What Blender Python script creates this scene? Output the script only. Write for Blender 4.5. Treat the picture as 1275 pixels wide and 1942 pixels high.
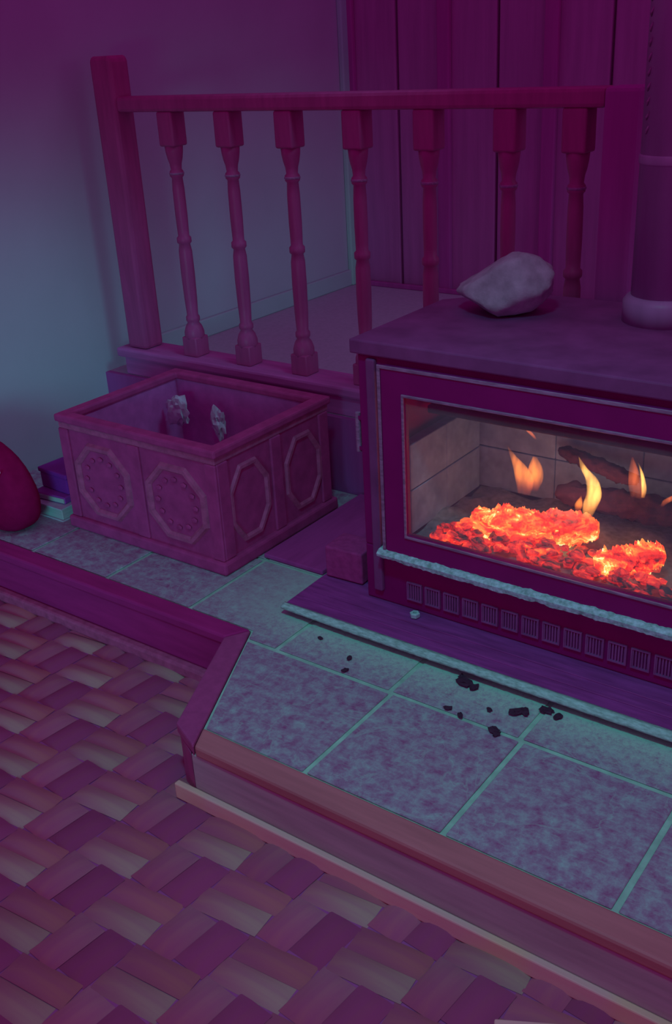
import bpy, bmesh, math, random
from mathutils import Vector, Matrix, noise
random.seed(7)
PI = math.pi
scene = bpy.context.scene
for o in list(bpy.data.objects):
    bpy.data.objects.remove(o, do_unlink=True)

# ------------------------------------------------------------------ camera
def cam_axes(yaw, pitch, roll):
    f = Vector((math.sin(yaw)*math.cos(pitch), math.cos(yaw)*math.cos(pitch), math.sin(pitch)))
    r = f.cross(Vector((0, 0, 1))).normalized(); u = r.cross(f)
    return (r*math.cos(roll)+u*math.sin(roll), u*math.cos(roll)-r*math.sin(roll), f)
cam_data = bpy.data.cameras.new('camera')
cam = bpy.data.objects.new('camera', cam_data)
scene.collection.objects.link(cam)
r_, u_, f_ = cam_axes(-0.65597579, -0.43337701, -0.0574784)
cam.matrix_world = Matrix(((r_.x, u_.x, -f_.x, 0), (r_.y, u_.y, -f_.y, 0), (r_.z, u_.z, -f_.z, 1.28), (0, 0, 0, 1)))
cam_data.sensor_fit = 'VERTICAL'; cam_data.sensor_height = 24
cam_data.lens = 24*1937.06/1942
cam_data.clip_start = 0.01
scene.camera = cam

# ------------------------------------------------------------------ world and light
world = bpy.data.worlds.new('world'); scene.world = world
world.use_nodes = True
bg = world.node_tree.nodes['Background']
bg.inputs[0].default_value = (0.200, 0.019, 0.185, 1)
bg.inputs[1].default_value = 1.0
def spot(name, loc, target, power, color, angle, radius):
    l = bpy.data.lights.new(name, 'SPOT'); l.energy = power; l.color = color
    l.spot_size = math.radians(angle); l.spot_blend = 1.0; l.shadow_soft_size = radius
    o = bpy.data.objects.new(name, l); scene.collection.objects.link(o)
    o.location = loc
    o.rotation_euler = (Vector(target)-Vector(loc)).to_track_quat('-Z', 'Y').to_euler()
    return o
spot('landing_lamp', (0.0, 3.05, 1.0), (-2.8, 3.1, -0.25), 38, (0.06, 0.70, 0.85), 56, 0.70)  # unseen fill added to lighten the wall behind the railing
spot('low_lamp', (-0.9, -0.7, 0.50), (-2.8, 2.25, 0.10), 100, (0.07, 0.68, 0.80), 38, 0.45)  # added low fill, shapes the bright lower part of the left wall
spot('wall_lamp', (-0.98, 2.15, 1.95), (-2.8, 1.92, 0.02), 34, (0.10, 0.66, 0.80), 44, 0.25)  # added narrow fill, no fixture, for the wall low beside the box
spot('ceiling_lamp', (-0.50, 0.45, 2.6), (-0.92, 1.50, 0.0), 78, (0.05, 0.80, 0.85), 55, 0.12)  # unseen overhead fill added to brighten the hearth tiles
vs = scene.view_settings
scene.display_settings.display_device = 'sRGB'
vs.view_transform = 'Standard'; vs.look = 'None'; vs.exposure = 0.0; vs.gamma = 1.0
vs.use_curve_mapping = False

# ------------------------------------------------------------------ materials
def new_mat(name):
    m = bpy.data.materials.new(name); m.use_nodes = True
    nt = m.node_tree; nt.nodes.clear()
    out = nt.nodes.new('ShaderNodeOutputMaterial')
    return m, nt, out
def ramp(nt, fac, stops):
    r = nt.nodes.new('ShaderNodeValToRGB'); cr = r.color_ramp
    while len(cr.elements) > 1: cr.elements.remove(cr.elements[-1])
    cr.elements[0].position = stops[0][0]; cr.elements[0].color = (*stops[0][1], 1)
    for p, c in stops[1:]:
        e = cr.elements.new(p); e.color = (*c, 1)
    nt.links.new(fac, r.inputs[0]); return r.outputs[0]
def coords(nt, scale=(1, 1, 1), kind='Object', rot=(0, 0, 0)):
    tc = nt.nodes.new('ShaderNodeTexCoord'); mp = nt.nodes.new('ShaderNodeMapping')
    mp.inputs['Scale'].default_value = scale; mp.inputs['Rotation'].default_value = rot
    nt.links.new(tc.outputs[kind], mp.inputs[0]); return mp.outputs[0]
def tex_noise(nt, vec, scale, detail=4, rough=0.55, dist=0):
    n = nt.nodes.new('ShaderNodeTexNoise'); n.inputs['Scale'].default_value = scale
    n.inputs['Detail'].default_value = detail; n.inputs['Roughness'].default_value = rough
    n.inputs['Distortion'].default_value = dist
    nt.links.new(vec, n.inputs['Vector']); return n.outputs[0]
def mixc(nt, fac, a, b, mode='MIX'):
    m = nt.nodes.new('ShaderNodeMix'); m.data_type = 'RGBA'; m.blend_type = mode
    for s, v in ((0, fac), (6, a), (7, b)):
        if isinstance(v, (int, float)): m.inputs[s].default_value = v
        elif isinstance(v, tuple): m.inputs[s].default_value = (*v, 1)
        else: nt.links.new(v, m.inputs[s])
    return m.outputs[2]
def bump(nt, h, strength, dist=0.004):
    b = nt.nodes.new('ShaderNodeBump'); b.inputs['Strength'].default_value = strength
    b.inputs['Distance'].default_value = dist; nt.links.new(h, b.inputs['Height']); return b.outputs[0]
def pbr(nt, out, col, rough=0.8, spec=0.1, normal=None, metal=0.0):
    p = nt.nodes.new('ShaderNodeBsdfPrincipled')
    if isinstance(col, tuple): p.inputs['Base Color'].default_value = (*col, 1)
    else: nt.links.new(col, p.inputs['Base Color'])
    p.inputs['Roughness'].default_value = rough
    p.inputs['Specular IOR Level'].default_value = spec
    p.inputs['Metallic'].default_value = metal
    if normal is not None: nt.links.new(normal, p.inputs['Normal'])
    nt.links.new(p.outputs[0], out.inputs[0]); return p
def simple(name, c, var=0.25, scale=(6, 6, 6), nscale=3, rough=0.8, spec=0.1, bmp=0.2, kind='Object', metal=0.0):
    m, nt, out = new_mat(name)
    v = coords(nt, scale, kind); n = tex_noise(nt, v, nscale, 5)
    a = tuple(x*(1-var) for x in c); b = tuple(min(1, x*(1+var)) for x in c)
    col = ramp(nt, n, [(0.3, a), (0.7, b)])
    pbr(nt, out, col, rough, spec, bump(nt, n, bmp), metal)
    return m
def add_world_random(nt, a, b):
    oi = nt.nodes.new('ShaderNodeObjectInfo')
    return mixc(nt, oi.outputs['Random'], a, b)

M = {}
M['wall'] = simple('painted_wall', (0.57, 0.58, 0.62), 0.04, (1, 1, 1), 3, 0.9, 0.05, 0.02)
M['baseboard'] = simple('painted_baseboard', (0.5, 0.62, 0.6), 0.05, (1, 1, 1), 4, 0.6, 0.15, 0.02)
M['trim'] = simple('painted_trim', (0.44, 0.85, 0.62), 0.05, (1, 1, 1), 4, 0.6, 0.15, 0.02)
M['carpet'] = simple('landing_carpet', (0.56, 0.52, 0.58), 0.06, (1, 1, 1), 60, 0.95, 0.0, 0.2)
M['dark_panel'] = simple('dark_wood_panel', (0.54, 0.2, 0.44), 0.10, (8, 8, 0.6), 4, 0.7, 0.1, 0.2)
M['dark_batten'] = simple('dark_wood_batten', (0.52, 0.1, 0.38), 0.10, (8, 8, 0.6), 4, 0.7, 0.1, 0.2)
M['rail_wood'] = simple('red_stained_wood', (0.5, 0.085, 0.26), 0.12, (14, 14, 2), 3, 0.42, 0.25, 0.15)
M['dark_red_wood'] = simple('dark_red_wood', (0.50, 0.03, 0.22), 0.12, (2, 14, 14), 3, 0.6, 0.1, 0.15)
M['plate_wood'] = simple('stained_sill_wood', (0.62, 0.18, 0.48), 0.15, (2, 14, 14), 3, 0.6, 0.1, 0.2)
M['hearth_wood'] = simple('hearth_oak', (0.58, 0.42, 0.44), 0.16, (1.2, 14, 14), 3, 0.6, 0.15, 0.15)
M['hearth_wood_light'] = simple('hearth_oak_top', (0.63, 0.22, 0.23), 0.14, (1.2, 14, 14), 3, 0.5, 0.15, 0.15)
# moulding: pale wood with an orange worn patch
m, nt, out = new_mat('moulding_wood')
v = coords(nt, (1, 12, 12)); n = tex_noise(nt, v, 3, 4)
c = ramp(nt, n, [(0.3, (0.96, 0.50, 0.46)), (0.7, (0.98, 0.62, 0.52))])
v2 = coords(nt, (2.0, 1, 1)); n2 = tex_noise(nt, v2, 2.2, 2)
f = ramp(nt, n2, [(0.5, (0, 0, 0)), (0.72, (1, 1, 1))])
c = mixc(nt, f, c, (0.98, 0.66, 0.30)); pbr(nt, out, c, 0.6, 0.1, bump(nt, n, 0.15)); M['moulding'] = m
M['stove'] = simple('black_stove_enamel', (0.34, 0.01, 0.16), 0.08, (3, 3, 3), 3, 0.55, 0.12, 0.05)
M['stove_top'] = simple('stove_top_iron', (0.29, 0.07, 0.22), 0.2, (3, 3, 3), 4, 0.5, 0.25, 0.15)
M['stove_dark'] = simple('stove_inner_black', (0.36, 0.03, 0.26), 0.1, (3, 3, 3), 3, 0.7, 0.05, 0.05)
M['steel_edge'] = simple('worn_steel_edge', (0.4, 0.2, 0.34), 0.35, (8, 40, 40), 4, 0.45, 0.4, 0.3)  # pale steel, also carries the highlights of door rim and baluster rings
M['ledge'] = simple('ash_covered_ledge', (0.5, 0.85, 0.72), 0.45, (30, 30, 30), 3, 0.9, 0.1, 0.6)
M['lip'] = simple('plate_lip_steel', (0.45, 0.8, 0.62), 0.35, (20, 60, 60), 3, 0.7, 0.2, 0.4)  # much paler than the plate behind it
M['plate'] = simple('hearth_plate_metal', (0.38, 0.06, 0.3), 0.25, (3, 25, 3), 3, 0.55, 0.2, 0.1)
M['pipe'] = simple('stove_pipe_metal', (0.47, 0.24, 0.44), 0.15, (6, 6, 1), 3, 0.45, 0.3, 0.05)
M['glint'] = simple('bare_metal', (0.5, 0.85, 0.75), 0.1, (20, 20, 20), 3, 0.25, 0.6, 0.05)
M['vent'] = simple('vent_slot_metal', (0.38, 0.1, 0.3), 0.15, (10, 10, 10), 3, 0.5, 0.2, 0.1)
M['box'] = simple('carved_box_wood', (0.54, 0.06, 0.24), 0.16, (8, 8, 8), 3, 0.7, 0.12, 0.3)
M['box_carve'] = simple('carved_frame_wood', (0.56, 0.11, 0.26), 0.2, (14, 14, 14), 3, 0.7, 0.15, 0.4)
M['box_in'] = simple('box_inner_wood', (0.66, 0.16, 0.5), 0.12, (8, 8, 8), 3, 0.8, 0.05, 0.2)
M['kindling'] = simple('dark_kindling', (0.62, 0.14, 0.42), 0.2, (4, 30, 30), 3, 0.85, 0.05, 0.5)
M['paper'] = simple('grey_paper', (0.62, 0.62, 0.68), 0.12, (10, 10, 10), 3, 0.9, 0.05, 0.3)
M['rock'] = simple('quartz_rock', (0.46, 0.4, 0.44), 0.22, (9, 9, 9), 3, 0.85, 0.1, 0.9)
M['bag'] = simple('black_fabric', (0.38, 0.008, 0.09), 0.1, (10, 10, 10), 4, 0.9, 0.0, 0.2)
M['white_mark'] = simple('white_print', (0.95, 0.95, 0.95), 0.02, rough=0.7)
M['blue'] = simple('blue_cover', (0.34, 0.03, 0.36), 0.1, rough=0.7)
M['purple_cover'] = simple('dark_cover', (0.42, 0.06, 0.42), 0.1, rough=0.7)
M['book_pages'] = simple('pale_pages', (0.5, 0.6, 0.55), 0.1, (2, 2, 120), 3, 0.8, 0.1, 0.3)
M['brick_red'] = simple('reddish_brick', (0.5, 0.06, 0.26), 0.15, (20, 20, 20), 3, 0.9, 0.05, 0.5)
M['dark_board_wood'] = simple('dark_board_wood', (0.50, 0.07, 0.32), 0.12, (12, 2, 12), 3, 0.8, 0.08, 0.2)  # dark tone of the sheet that stands in for shade
M['char'] = simple('charred_wood', (0.09, 0.04, 0.07), 0.2, (30, 30, 30), 3, 0.9, 0.05, 0.6)
M['grout'] = simple('pale_grout', (0.44, 0.78, 0.56), 0.18, (10, 10, 10), 3, 0.9, 0.05, 0.3)
M['firebrick'] = simple('sooty_firebrick', (0.3, 0.54, 0.85), 0.25, (8, 8, 8), 3, 0.95, 0.0, 0.4)
M['ash'] = simple('grey_ash', (0.34, 0.38, 0.42), 0.3, (20, 20, 20), 3, 1.0, 0.0, 0.8)

def tile_mat():
    m, nt, out = new_mat('slate_tile')
    g = nt.nodes.new('ShaderNodeNewGeometry')
    oi = nt.nodes.new('ShaderNodeObjectInfo')
    n1 = tex_noise(nt, g.outputs['Position'], 34, 9, 0.74, 0.1)
    c = ramp(nt, n1, [(0.33, (0.40, 0.12, 0.28)), (0.50, (0.44, 0.34, 0.43)), (0.68, (0.48, 0.66, 0.60))])
    # diagonal scuffs
    mp = nt.nodes.new('ShaderNodeMapping'); mp.inputs['Rotation'].default_value = (0, 0, 0.35)
    mp.inputs['Scale'].default_value = (28, 150, 10); nt.links.new(g.outputs['Position'], mp.inputs[0])
    n2 = tex_noise(nt, mp.outputs[0], 1.0, 4, 0.6)
    f2 = ramp(nt, n2, [(0.55, (0, 0, 0)), (0.72, (0.6, 0.6, 0.6))])
    c = mixc(nt, f2, c, (0.46, 0.62, 0.56))
    # veins
    w = tex_noise(nt, g.outputs['Position'], 5, 5, 0.55, 0.9)
    f3 = ramp(nt, w, [(0.485, (0, 0, 0)), (0.494, (0.5, 0.5, 0.5)), (0.503, (0, 0, 0))])
    c = mixc(nt, f3, c, (0.46, 0.72, 0.60))
    # ash dust lying near the stove plate
    sx = nt.nodes.new('ShaderNodeSeparateXYZ'); nt.links.new(g.outputs['Position'], sx.inputs[0])
    mr = nt.nodes.new('ShaderNodeMapRange'); nt.links.new(sx.outputs['Y'], mr.inputs[0])
    mr.inputs[1].default_value = 1.36; mr.inputs[2].default_value = 1.64
    n4 = tex_noise(nt, g.outputs['Position'], 75, 8, 0.8)
    mu = nt.nodes.new('ShaderNodeMath'); mu.operation = 'MULTIPLY'
    nt.links.new(mr.outputs[0], mu.inputs[0]); nt.links.new(n4, mu.inputs[1])
    f5 = ramp(nt, mu.outputs[0], [(0.27, (0, 0, 0)), (0.50, (1.0, 1.0, 1.0))])
    # only in front of the stove, not far along the left arm
    mx = nt.nodes.new('ShaderNodeMapRange'); nt.links.new(sx.outputs['X'], mx.inputs[0])
    mx.inputs[1].default_value = -1.75; mx.inputs[2].default_value = -1.35
    f6 = mixc(nt, 1.0, f5, mx.outputs[0], 'MULTIPLY')
    c = mixc(nt, f6, c, (0.52, 0.80, 0.62))
    pbr(nt, out, c, 0.6, 0.15, bump(nt, n1, 0.35, 0.003)); return m
M['tile'] = tile_mat()
def strip_mat(name, a, b):
    m, nt, out = new_mat(name)
    v = coords(nt, (3, 40, 10)); n = tex_noise(nt, v, 1.5, 4)
    v2 = coords(nt, (9, 12, 5)); n2 = tex_noise(nt, v2, 1.2, 2)
    tc = nt.nodes.new('ShaderNodeTexCoord'); s = nt.nodes.new('ShaderNodeSeparateXYZ')
    nt.links.new(tc.outputs['Generated'], s.inputs[0])
    c = mixc(nt, s.outputs['X'], a, b)
    c = mixc(nt, ramp(nt, n, [(0.30, (0.35,)*3), (0.65, (0.0,)*3)]), c, (0.44, 0.06, 0.26))
    oi = nt.nodes.new('ShaderNodeObjectInfo')
    hs = nt.nodes.new('ShaderNodeHueSaturation'); nt.links.new(c, hs.inputs['Color'])
    mr = nt.nodes.new('ShaderNodeMapRange'); nt.links.new(oi.outputs['Random'], mr.inputs[0])
    mr.inputs[3].default_value = 0.9; mr.inputs[4].default_value = 1.1
    nt.links.new(mr.outputs[0], hs.inputs['Value'])
    pbr(nt, out, hs.outputs[0], 0.7, 0.1, bump(nt, n, 0.25, 0.002)); return m
M['strip_olive'] = strip_mat('weave_tan', (0.53, 0.19, 0.23), (0.56, 0.40, 0.30))
M['strip_red'] = strip_mat('weave_russet', (0.52, 0.15, 0.22), (0.56, 0.20, 0.20))
M['strip_pink'] = strip_mat('weave_rose', (0.56, 0.13, 0.22), (0.53, 0.22, 0.28))
M['strip_dark'] = strip_mat('weave_plum', (0.43, 0.085, 0.19), (0.42, 0.09, 0.21))
M['floor_base'] = simple('floor_underlay', (0.5, 0.12, 0.36), 0.1, rough=0.95, spec=0)

def glass_mat():
    m, nt, out = new_mat('sooty_stove_glass')
    t = nt.nodes.new('ShaderNodeBsdfTransparent'); d = nt.nodes.new('ShaderNodeBsdfDiffuse')
    g = nt.nodes.new('ShaderNodeBsdfGlossy'); g.inputs['Roughness'].default_value = 0.06
    v = coords(nt, (4, 4, 4)); n = tex_noise(nt, v, 2, 4)
    d.inputs[0].default_value = (0.34, 0.30, 0.34, 1)
    mx = nt.nodes.new('ShaderNodeMixShader'); f = ramp(nt, n, [(0.3, (0.10,)*3), (0.75, (0.28,)*3)])
    nt.links.new(f, mx.inputs[0]); nt.links.new(t.outputs[0], mx.inputs[1]); nt.links.new(d.outputs[0], mx.inputs[2])
    m2 = nt.nodes.new('ShaderNodeMixShader'); m2.inputs[0].default_value = 0.04
    nt.links.new(mx.outputs[0], m2.inputs[1]); nt.links.new(g.outputs[0], m2.inputs[2])
    nt.links.new(m2.outputs[0], out.inputs[0]); return m
M['glass'] = glass_mat()
def ember_mat(name, lo, hi, strength, scale):
    m, nt, out = new_mat(name)
    g = nt.nodes.new('ShaderNodeNewGeometry')
    mp = nt.nodes.new('ShaderNodeMapping'); mp.inputs['Scale'].default_value = (0.7, 1.0, 1.6)
    nt.links.new(g.outputs['Position'], mp.inputs[0])
    n = tex_noise(nt, mp.outputs[0], scale, 7, 0.68, 0.8)
    p = pbr(nt, out, (0.35, 0.22, 0.2), 1.0, 0.0, bump(nt, n, 0.6, 0.01))
    w = hi-lo
    col = ramp(nt, n, [(lo, (0, 0, 0)), (lo+w*.28, (0.50, 0.008, 0.006)), (lo+w*.55, (1.0, 0.035, 0.012)),
                       (lo+w*.80, (1.0, 0.22, 0.03)), (lo+w*.9, (1.0, 0.62, 0.12)), (hi, (1.0, 0.92, 0.50))])
    nt.links.new(col, p.inputs['Emission Color']); p.inputs['Emission Strength'].default_value = strength
    return m
M['ember_hot'] = ember_mat('glowing_log', 0.29, 0.64, 2.0, 20)
M['ember_bed'] = ember_mat('glowing_coals', 0.43, 0.74, 1.5, 24)
def flame_mat(name, z0, z1, base, tip, strength, thick):
    """glowing gas: emission inside the closed flame body, so its edges thin out by themselves"""
    m, nt, out = new_mat(name)
    g = nt.nodes.new('ShaderNodeTexCoord'); s = nt.nodes.new('ShaderNodeSeparateXYZ')
    nt.links.new(g.outputs['Object'], s.inputs[0])
    mr = nt.nodes.new('ShaderNodeMapRange'); nt.links.new(s.outputs['Z'], mr.inputs[0])
    mr.inputs[1].default_value = z0; mr.inputs[2].default_value = z1
    c = ramp(nt, mr.outputs[0], [(0.0, base), (0.45, tip), (1.0, tip)])
    st = ramp(nt, mr.outputs[0], [(0.0, (0.15,)*3), (0.35, (0.8,)*3), (0.6, (1,)*3), (1.0, (1,)*3)])
    mp = nt.nodes.new('ShaderNodeMapping'); mp.inputs['Scale'].default_value = (90, 30, 22)
    nt.links.new(g.outputs['Object'], mp.inputs[0]); n = tex_noise(nt, mp.outputs[0], 1.0, 1)
    k = mixc(nt, 1.0, st, ramp(nt, n, [(0.35, (0.45,)*3), (0.6, (1,)*3)]), 'MULTIPLY')
    mu = nt.nodes.new('ShaderNodeMath'); mu.operation = 'MULTIPLY'; nt.links.new(k, mu.inputs[0]); mu.inputs[1].default_value = strength/thick
    e = nt.nodes.new('ShaderNodeEmission'); nt.links.new(c, e.inputs[0]); nt.links.new(mu.outputs[0], e.inputs[1])
    nt.links.new(e.outputs[0], out.inputs['Volume'])
    return m
# ------------------------------------------------------------------ helpers
def link(o): scene.collection.objects.link(o); return o
def obj(name, bm, mat, parent=None, smooth=False):
    me = bpy.data.meshes.new(name); bm.normal_update(); bm.to_mesh(me); bm.free()
    if smooth:
        for p in me.polygons: p.use_smooth = True
    me.materials.append(M[mat] if isinstance(mat, str) else mat)
    o = link(bpy.data.objects.new(name, me)); o.parent = parent; return o
def tag(o, label, cat, group=None, kind=None):
    o['label'] = label; o['category'] = cat
    if group: o['group'] = group
    if kind: o['kind'] = kind
    return o
def thing(name, label, cat, loc=(0, 0, 0), group=None, rotz=0):
    o = link(bpy.data.objects.new(name, None)); o.location = loc; o.rotation_euler = (0, 0, rotz)
    o.empty_display_size = 0.05
    return tag(o, label, cat, group)
def struct(o, label=None, cat=None):
    o['kind'] = 'structure'
    if label: o['label'] = label
    if cat: o['category'] = cat
    return o
def add_box(bm, x0, x1, y0, y1, z0, z1, bev=0.0, seg=2, mat=None):
    g = bmesh.ops.create_cube(bm, size=1)
    vs_ = g['verts']
    for v in vs_:
        v.co = Vector(((x0+x1)/2+v.co.x*(x1-x0), (y0+y1)/2+v.co.y*(y1-y0), (z0+z1)/2+v.co.z*(z1-z0)))
    if bev:
        es = list({e for v in vs_ for e in v.link_edges})
        r = bmesh.ops.bevel(bm, geom=es, offset=bev, segments=seg, affect='EDGES', profile=0.5)
        vs_ = list({v for f in r['faces'] for v in f.verts})
    if mat is not None: bmesh.ops.transform(bm, matrix=mat, verts=vs_)
    return bm
def bx(*a, **k): return add_box(bmesh.new(), *a, **k)
def add_prism(bm, pts, z0, z1):
    lo = [bm.verts.new((x, y, z0)) for x, y in pts]; hi = [bm.verts.new((x, y, z1)) for x, y in pts]
    n = len(pts); bm.faces.new(list(reversed(lo))); bm.faces.new(hi)
    for i in range(n): bm.faces.new((lo[i], lo[(i+1) % n], hi[(i+1) % n], hi[i]))
    bmesh.ops.recalc_face_normals(bm, faces=bm.faces); return bm
def bevel_all(bm, off, seg=2, ang=0.6):
    es = [e for e in bm.edges if len(e.link_faces) == 2 and e.calc_face_angle(0) > ang]
    bmesh.ops.bevel(bm, geom=es, offset=off, segments=seg, affect='EDGES', profile=0.5); return bm
def add_lathe(bm, prof, cx=0, cy=0, n=20, ang0=0.0, sq=None):
    rings = []
    for r, z in prof:
        rings.append([bm.verts.new((cx+r*math.cos(ang0+2*PI*i/n), cy+r*math.sin(ang0+2*PI*i/n), z)) for i in range(n)])
    for a, b in zip(rings, rings[1:]):
        for i in range(n): bm.faces.new((a[i], a[(i+1) % n], b[(i+1) % n], b[i]))
    bm.faces.new(list(reversed(rings[0]))); bm.faces.new(rings[-1]); return bm
def add_tube(bm, pts, rad, n=10):
    rings = []
    for i, p in enumerate(pts):
        p = Vector(p); a = Vector(pts[max(i-1, 0)]); b = Vector(pts[min(i+1, len(pts)-1)])
        t = (b-a).normalized(); s = t.cross(Vector((0, 0, 1)))
        if s.length < 1e-3: s = t.cross(Vector((0, 1, 0)))
        s.normalize(); u = s.cross(t)
        r = rad[i] if isinstance(rad, (list, tuple)) else rad
        rings.append([bm.verts.new(p+(s*math.cos(2*PI*k/n)+u*math.sin(2*PI*k/n))*r) for k in range(n)])
    for a, b in zip(rings, rings[1:]):
        for i in range(n): bm.faces.new((a[i], a[(i+1) % n], b[(i+1) % n], b[i]))
    bm.faces.new(list(reversed(rings[0]))); bm.faces.new(rings[-1])
    bmesh.ops.recalc_face_normals(bm, faces=bm.faces); return bm
def add_frame(bm, x0, x1, z0, z1, w, y0, y1, wl=None, wb=None):
    """rectangular ring lying in the XZ plane; w = bar width"""
    o = [(x0, z0), (x1, z0), (x1, z1), (x0, z1)]; i = [(x0+w, z0+w), (x1-w, z0+w), (x1-w, z1-w), (x0+w, z1-w)]
    V = {}
    for k, ring in enumerate((o, i)):
        for j, (x, z) in enumerate(ring):
            for l, y in enumerate((y0, y1)): V[k, j, l] = bm.verts.new((x, y, z))
    for j in range(4):
        q = (j+1) % 4
        bm.faces.new((V[0, j, 0], V[0, q, 0], V[1, q, 0], V[1, j, 0]))
        bm.faces.new((V[0, j, 1], V[1, j, 1], V[1, q, 1], V[0, q, 1]))
        bm.faces.new((V[0, j, 0], V[0, j, 1], V[0, q, 1], V[0, q, 0]))
        bm.faces.new((V[1, j, 0], V[1, q, 0], V[1, q, 1], V[1, j, 1]))
    bmesh.ops.recalc_face_normals(bm, faces=bm.faces); return bm
def lump(r, seed, amp=0.3, freq=2.0, scale=(1, 1, 1), sub=2, bm=None, at=(0, 0, 0), rot=None):
    own = bm is None
    bm = bm or bmesh.new()
    g = bmesh.ops.create_icosphere(bm, subdivisions=sub, radius=1)
    off = Vector((seed*3.7, seed*1.3, seed*2.1))
    for v in g['verts']:
        d = 1+amp*noise.noise(v.co*freq+off)+amp*0.4*noise.noise(v.co*freq*2.7+off)
        c = v.co*d*r; c = Vector((c.x*scale[0], c.y*scale[1], c.z*scale[2]))
        if rot: c = rot @ c
        v.co = c+Vector(at)
    return bm

FLOOR_Z = -0.14
# ------------------------------------------------------------------ floor
floor = struct(obj('floor', bx(-2.8, 2.2, -1.6, 2.36, FLOOR_Z-0.10, FLOOR_Z-0.012), 'floor_base'))
floor['label'] = 'basketweave floor of short plum, rose and tan strips in front of the hearth'
U = Vector((0.145, 0.013)); V_ = Vector((0.010, 0.113))
def strip_mesh(name, L, W, mat):
    bm = bmesh.new(); nx, ny = 6, 4
    vv = []
    for i in range(nx+1):
        for j in range(ny+1):
            x = (i/nx-0.5)*L; y = (j/ny-0.5)*W
            e = 1-abs(2*i/nx-1)**3; k = 1-abs(2*j/ny-1)**2.2
            z = -0.012+0.012*(0.25+0.75*k)*(0.25+0.75*e)
            if j in (0, ny) or i in (0, nx): z = -0.012 + 0.001
            vv.append(bm.verts.new((x, y, z)))
    for i in range(nx):
        for j in range(ny):
            a = i*(ny+1)+j; bm.faces.new((vv[a], vv[a+ny+1], vv[a+ny+2], vv[a+1]))
    me = bpy.data.meshes.new(name); bm.to_mesh(me); bm.free()
    for p in me.polygons: p.use_smooth = True
    me.materials.append(M[mat]); return me
SM = {'ho': strip_mesh('weave_strip', U.length*1.0, V_.length*0.49, 'strip_olive'),
      'hr': strip_mesh('weave_strip', U.length*1.0, V_.length*0.49, 'strip_red'),
      'vp': strip_mesh('weave_strip', V_.length*1.0, U.length*0.49, 'strip_pink'),
      'vd': strip_mesh('weave_strip', V_.length*1.0, U.length*0.49, 'strip_dark')}
ORG = Vector((-1.33, 0.848))
angU = math.atan2(U.y, U.x); angV = math.atan2(V_.y, V_.x)
def under_hearth(p):
    if p.y > 1.56: return True
    if p.y > 1.21 and p.x > -1.32+(1.21-p.y)*0.48: return True
    return False
cells = []
for i in range(-40, 40):
    for j in range(-40, 40):
        c = ORG+U*i+V_*j
        if not (-2.72 < c.x < 0.6 and -0.7 < c.y < 1.66) or under_hearth(c): continue
        if (i+j) % 2 == 0:   # vertical pair
            for k, key in ((-1, 'vp'), (1, 'vd')): cells.append((c+U*0.25*k, angV, key))
        else:
            for k, key in ((1, 'hr'), (-1, 'ho')): cells.append((c+V_*0.25*k, angU, key))
def in_view(p):
    v = Vector((p.x, p.y, FLOOR_Z-1.28)); d = v.dot(f_)
    if d < 0.1: return False
    x = 637.5+1937*v.dot(r_)/d; y = 971-1937*v.dot(u_)/d
    return -70 < x < 1340 and y < 2010
near = [c for c in cells if in_view(c[0])]
rest = [c for c in cells if not in_view(c[0])]
near.sort(key=lambda c: (c[0]-Vector((-0.6, 0.3))).length)
rest += near[300:]; near = near[:300]
for p, a, key in near:
    o = link(bpy.data.objects.new('weave_strip', SM[key])); o.parent = floor
    o.location = (p.x, p.y, FLOOR_Z+random.uniform(-0.001, 0.001)); o.rotation_euler = (0, 0, a)
bm = bmesh.new()
mats = ['ho', 'hr', 'vp', 'vd']
for p, a, key in rest:
    n0 = len(bm.verts); f0 = len(bm.faces)
    bm.from_mesh(SM[key]); bm.verts.ensure_lookup_table(); bm.faces.ensure_lookup_table()
    T = Matrix.Translation((p.x, p.y, FLOOR_Z)) @ Matrix.Rotation(a, 4, 'Z')
    bmesh.ops.transform(bm, matrix=T, verts=bm.verts[n0:])
    for f in bm.faces[f0:]: f.material_index = mats.index(key)
o = obj('weave_surface', bm, 'strip_olive', floor, True)
for k in ('strip_red', 'strip_pink', 'strip_dark'): o.data.materials.append(M[k])
o['kind'] = 'stuff'

# ------------------------------------------------------------------ walls, landing
wl = struct(obj('wall_left', bx(-2.92, -2.80, -1.6, 4.0, FLOOR_Z-0.10, 2.6), 'wall'))
wl['label'] = 'pale painted wall on the left behind the railing'
bb = struct(obj('baseboard_left', bevel_all(bx(-2.80, -2.782, 2.50, 3.84, 0.24, 0.312), 0.005), 'baseboard'))
tr = struct(obj('trim_1', bevel_all(bx(-2.80, -2.775, 3.835, 3.90, 0.24, 2.6), 0.006), 'trim'))
wb = struct(obj('wall_back', bx(-2.92, 2.2, 3.93, 4.02, -0.2, 2.6), 'dark_panel'))
wb['label'] = 'dark wood panelled wall behind the stove'
x = -2.775; k = 0
while x < 2.1:
    w = 0.235
    o = obj('wood_panel', bevel_all(bx(x, x+w-0.012, 3.90, 3.93, 0.24, 2.6), 0.006), 'dark_panel', wb)
    if k % 2 == 0:
        o2 = obj('batten', bevel_all(bx(x-0.035, x+0.023, 3.875, 3.90, 0.24, 2.6), 0.005), 'dark_batten', wb)
    x += w; k += 1
obj('floor_rail', bevel_all(bx(-2.74, 2.1, 3.86, 3.875, 0.24, 0.262), 0.004), 'dark_batten', wb)
landing = struct(obj('landing', bx(-2.80, 2.2, 2.352, 3.93, 0.12, 0.24), 'carpet'))
landing['label'] = 'raised landing floor behind the turned railing'
riser = struct(obj('wall_riser', bx(-2.80, 2.2, 2.332, 2.352, -0.24, 0.24), 'dark_batten'))

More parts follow.
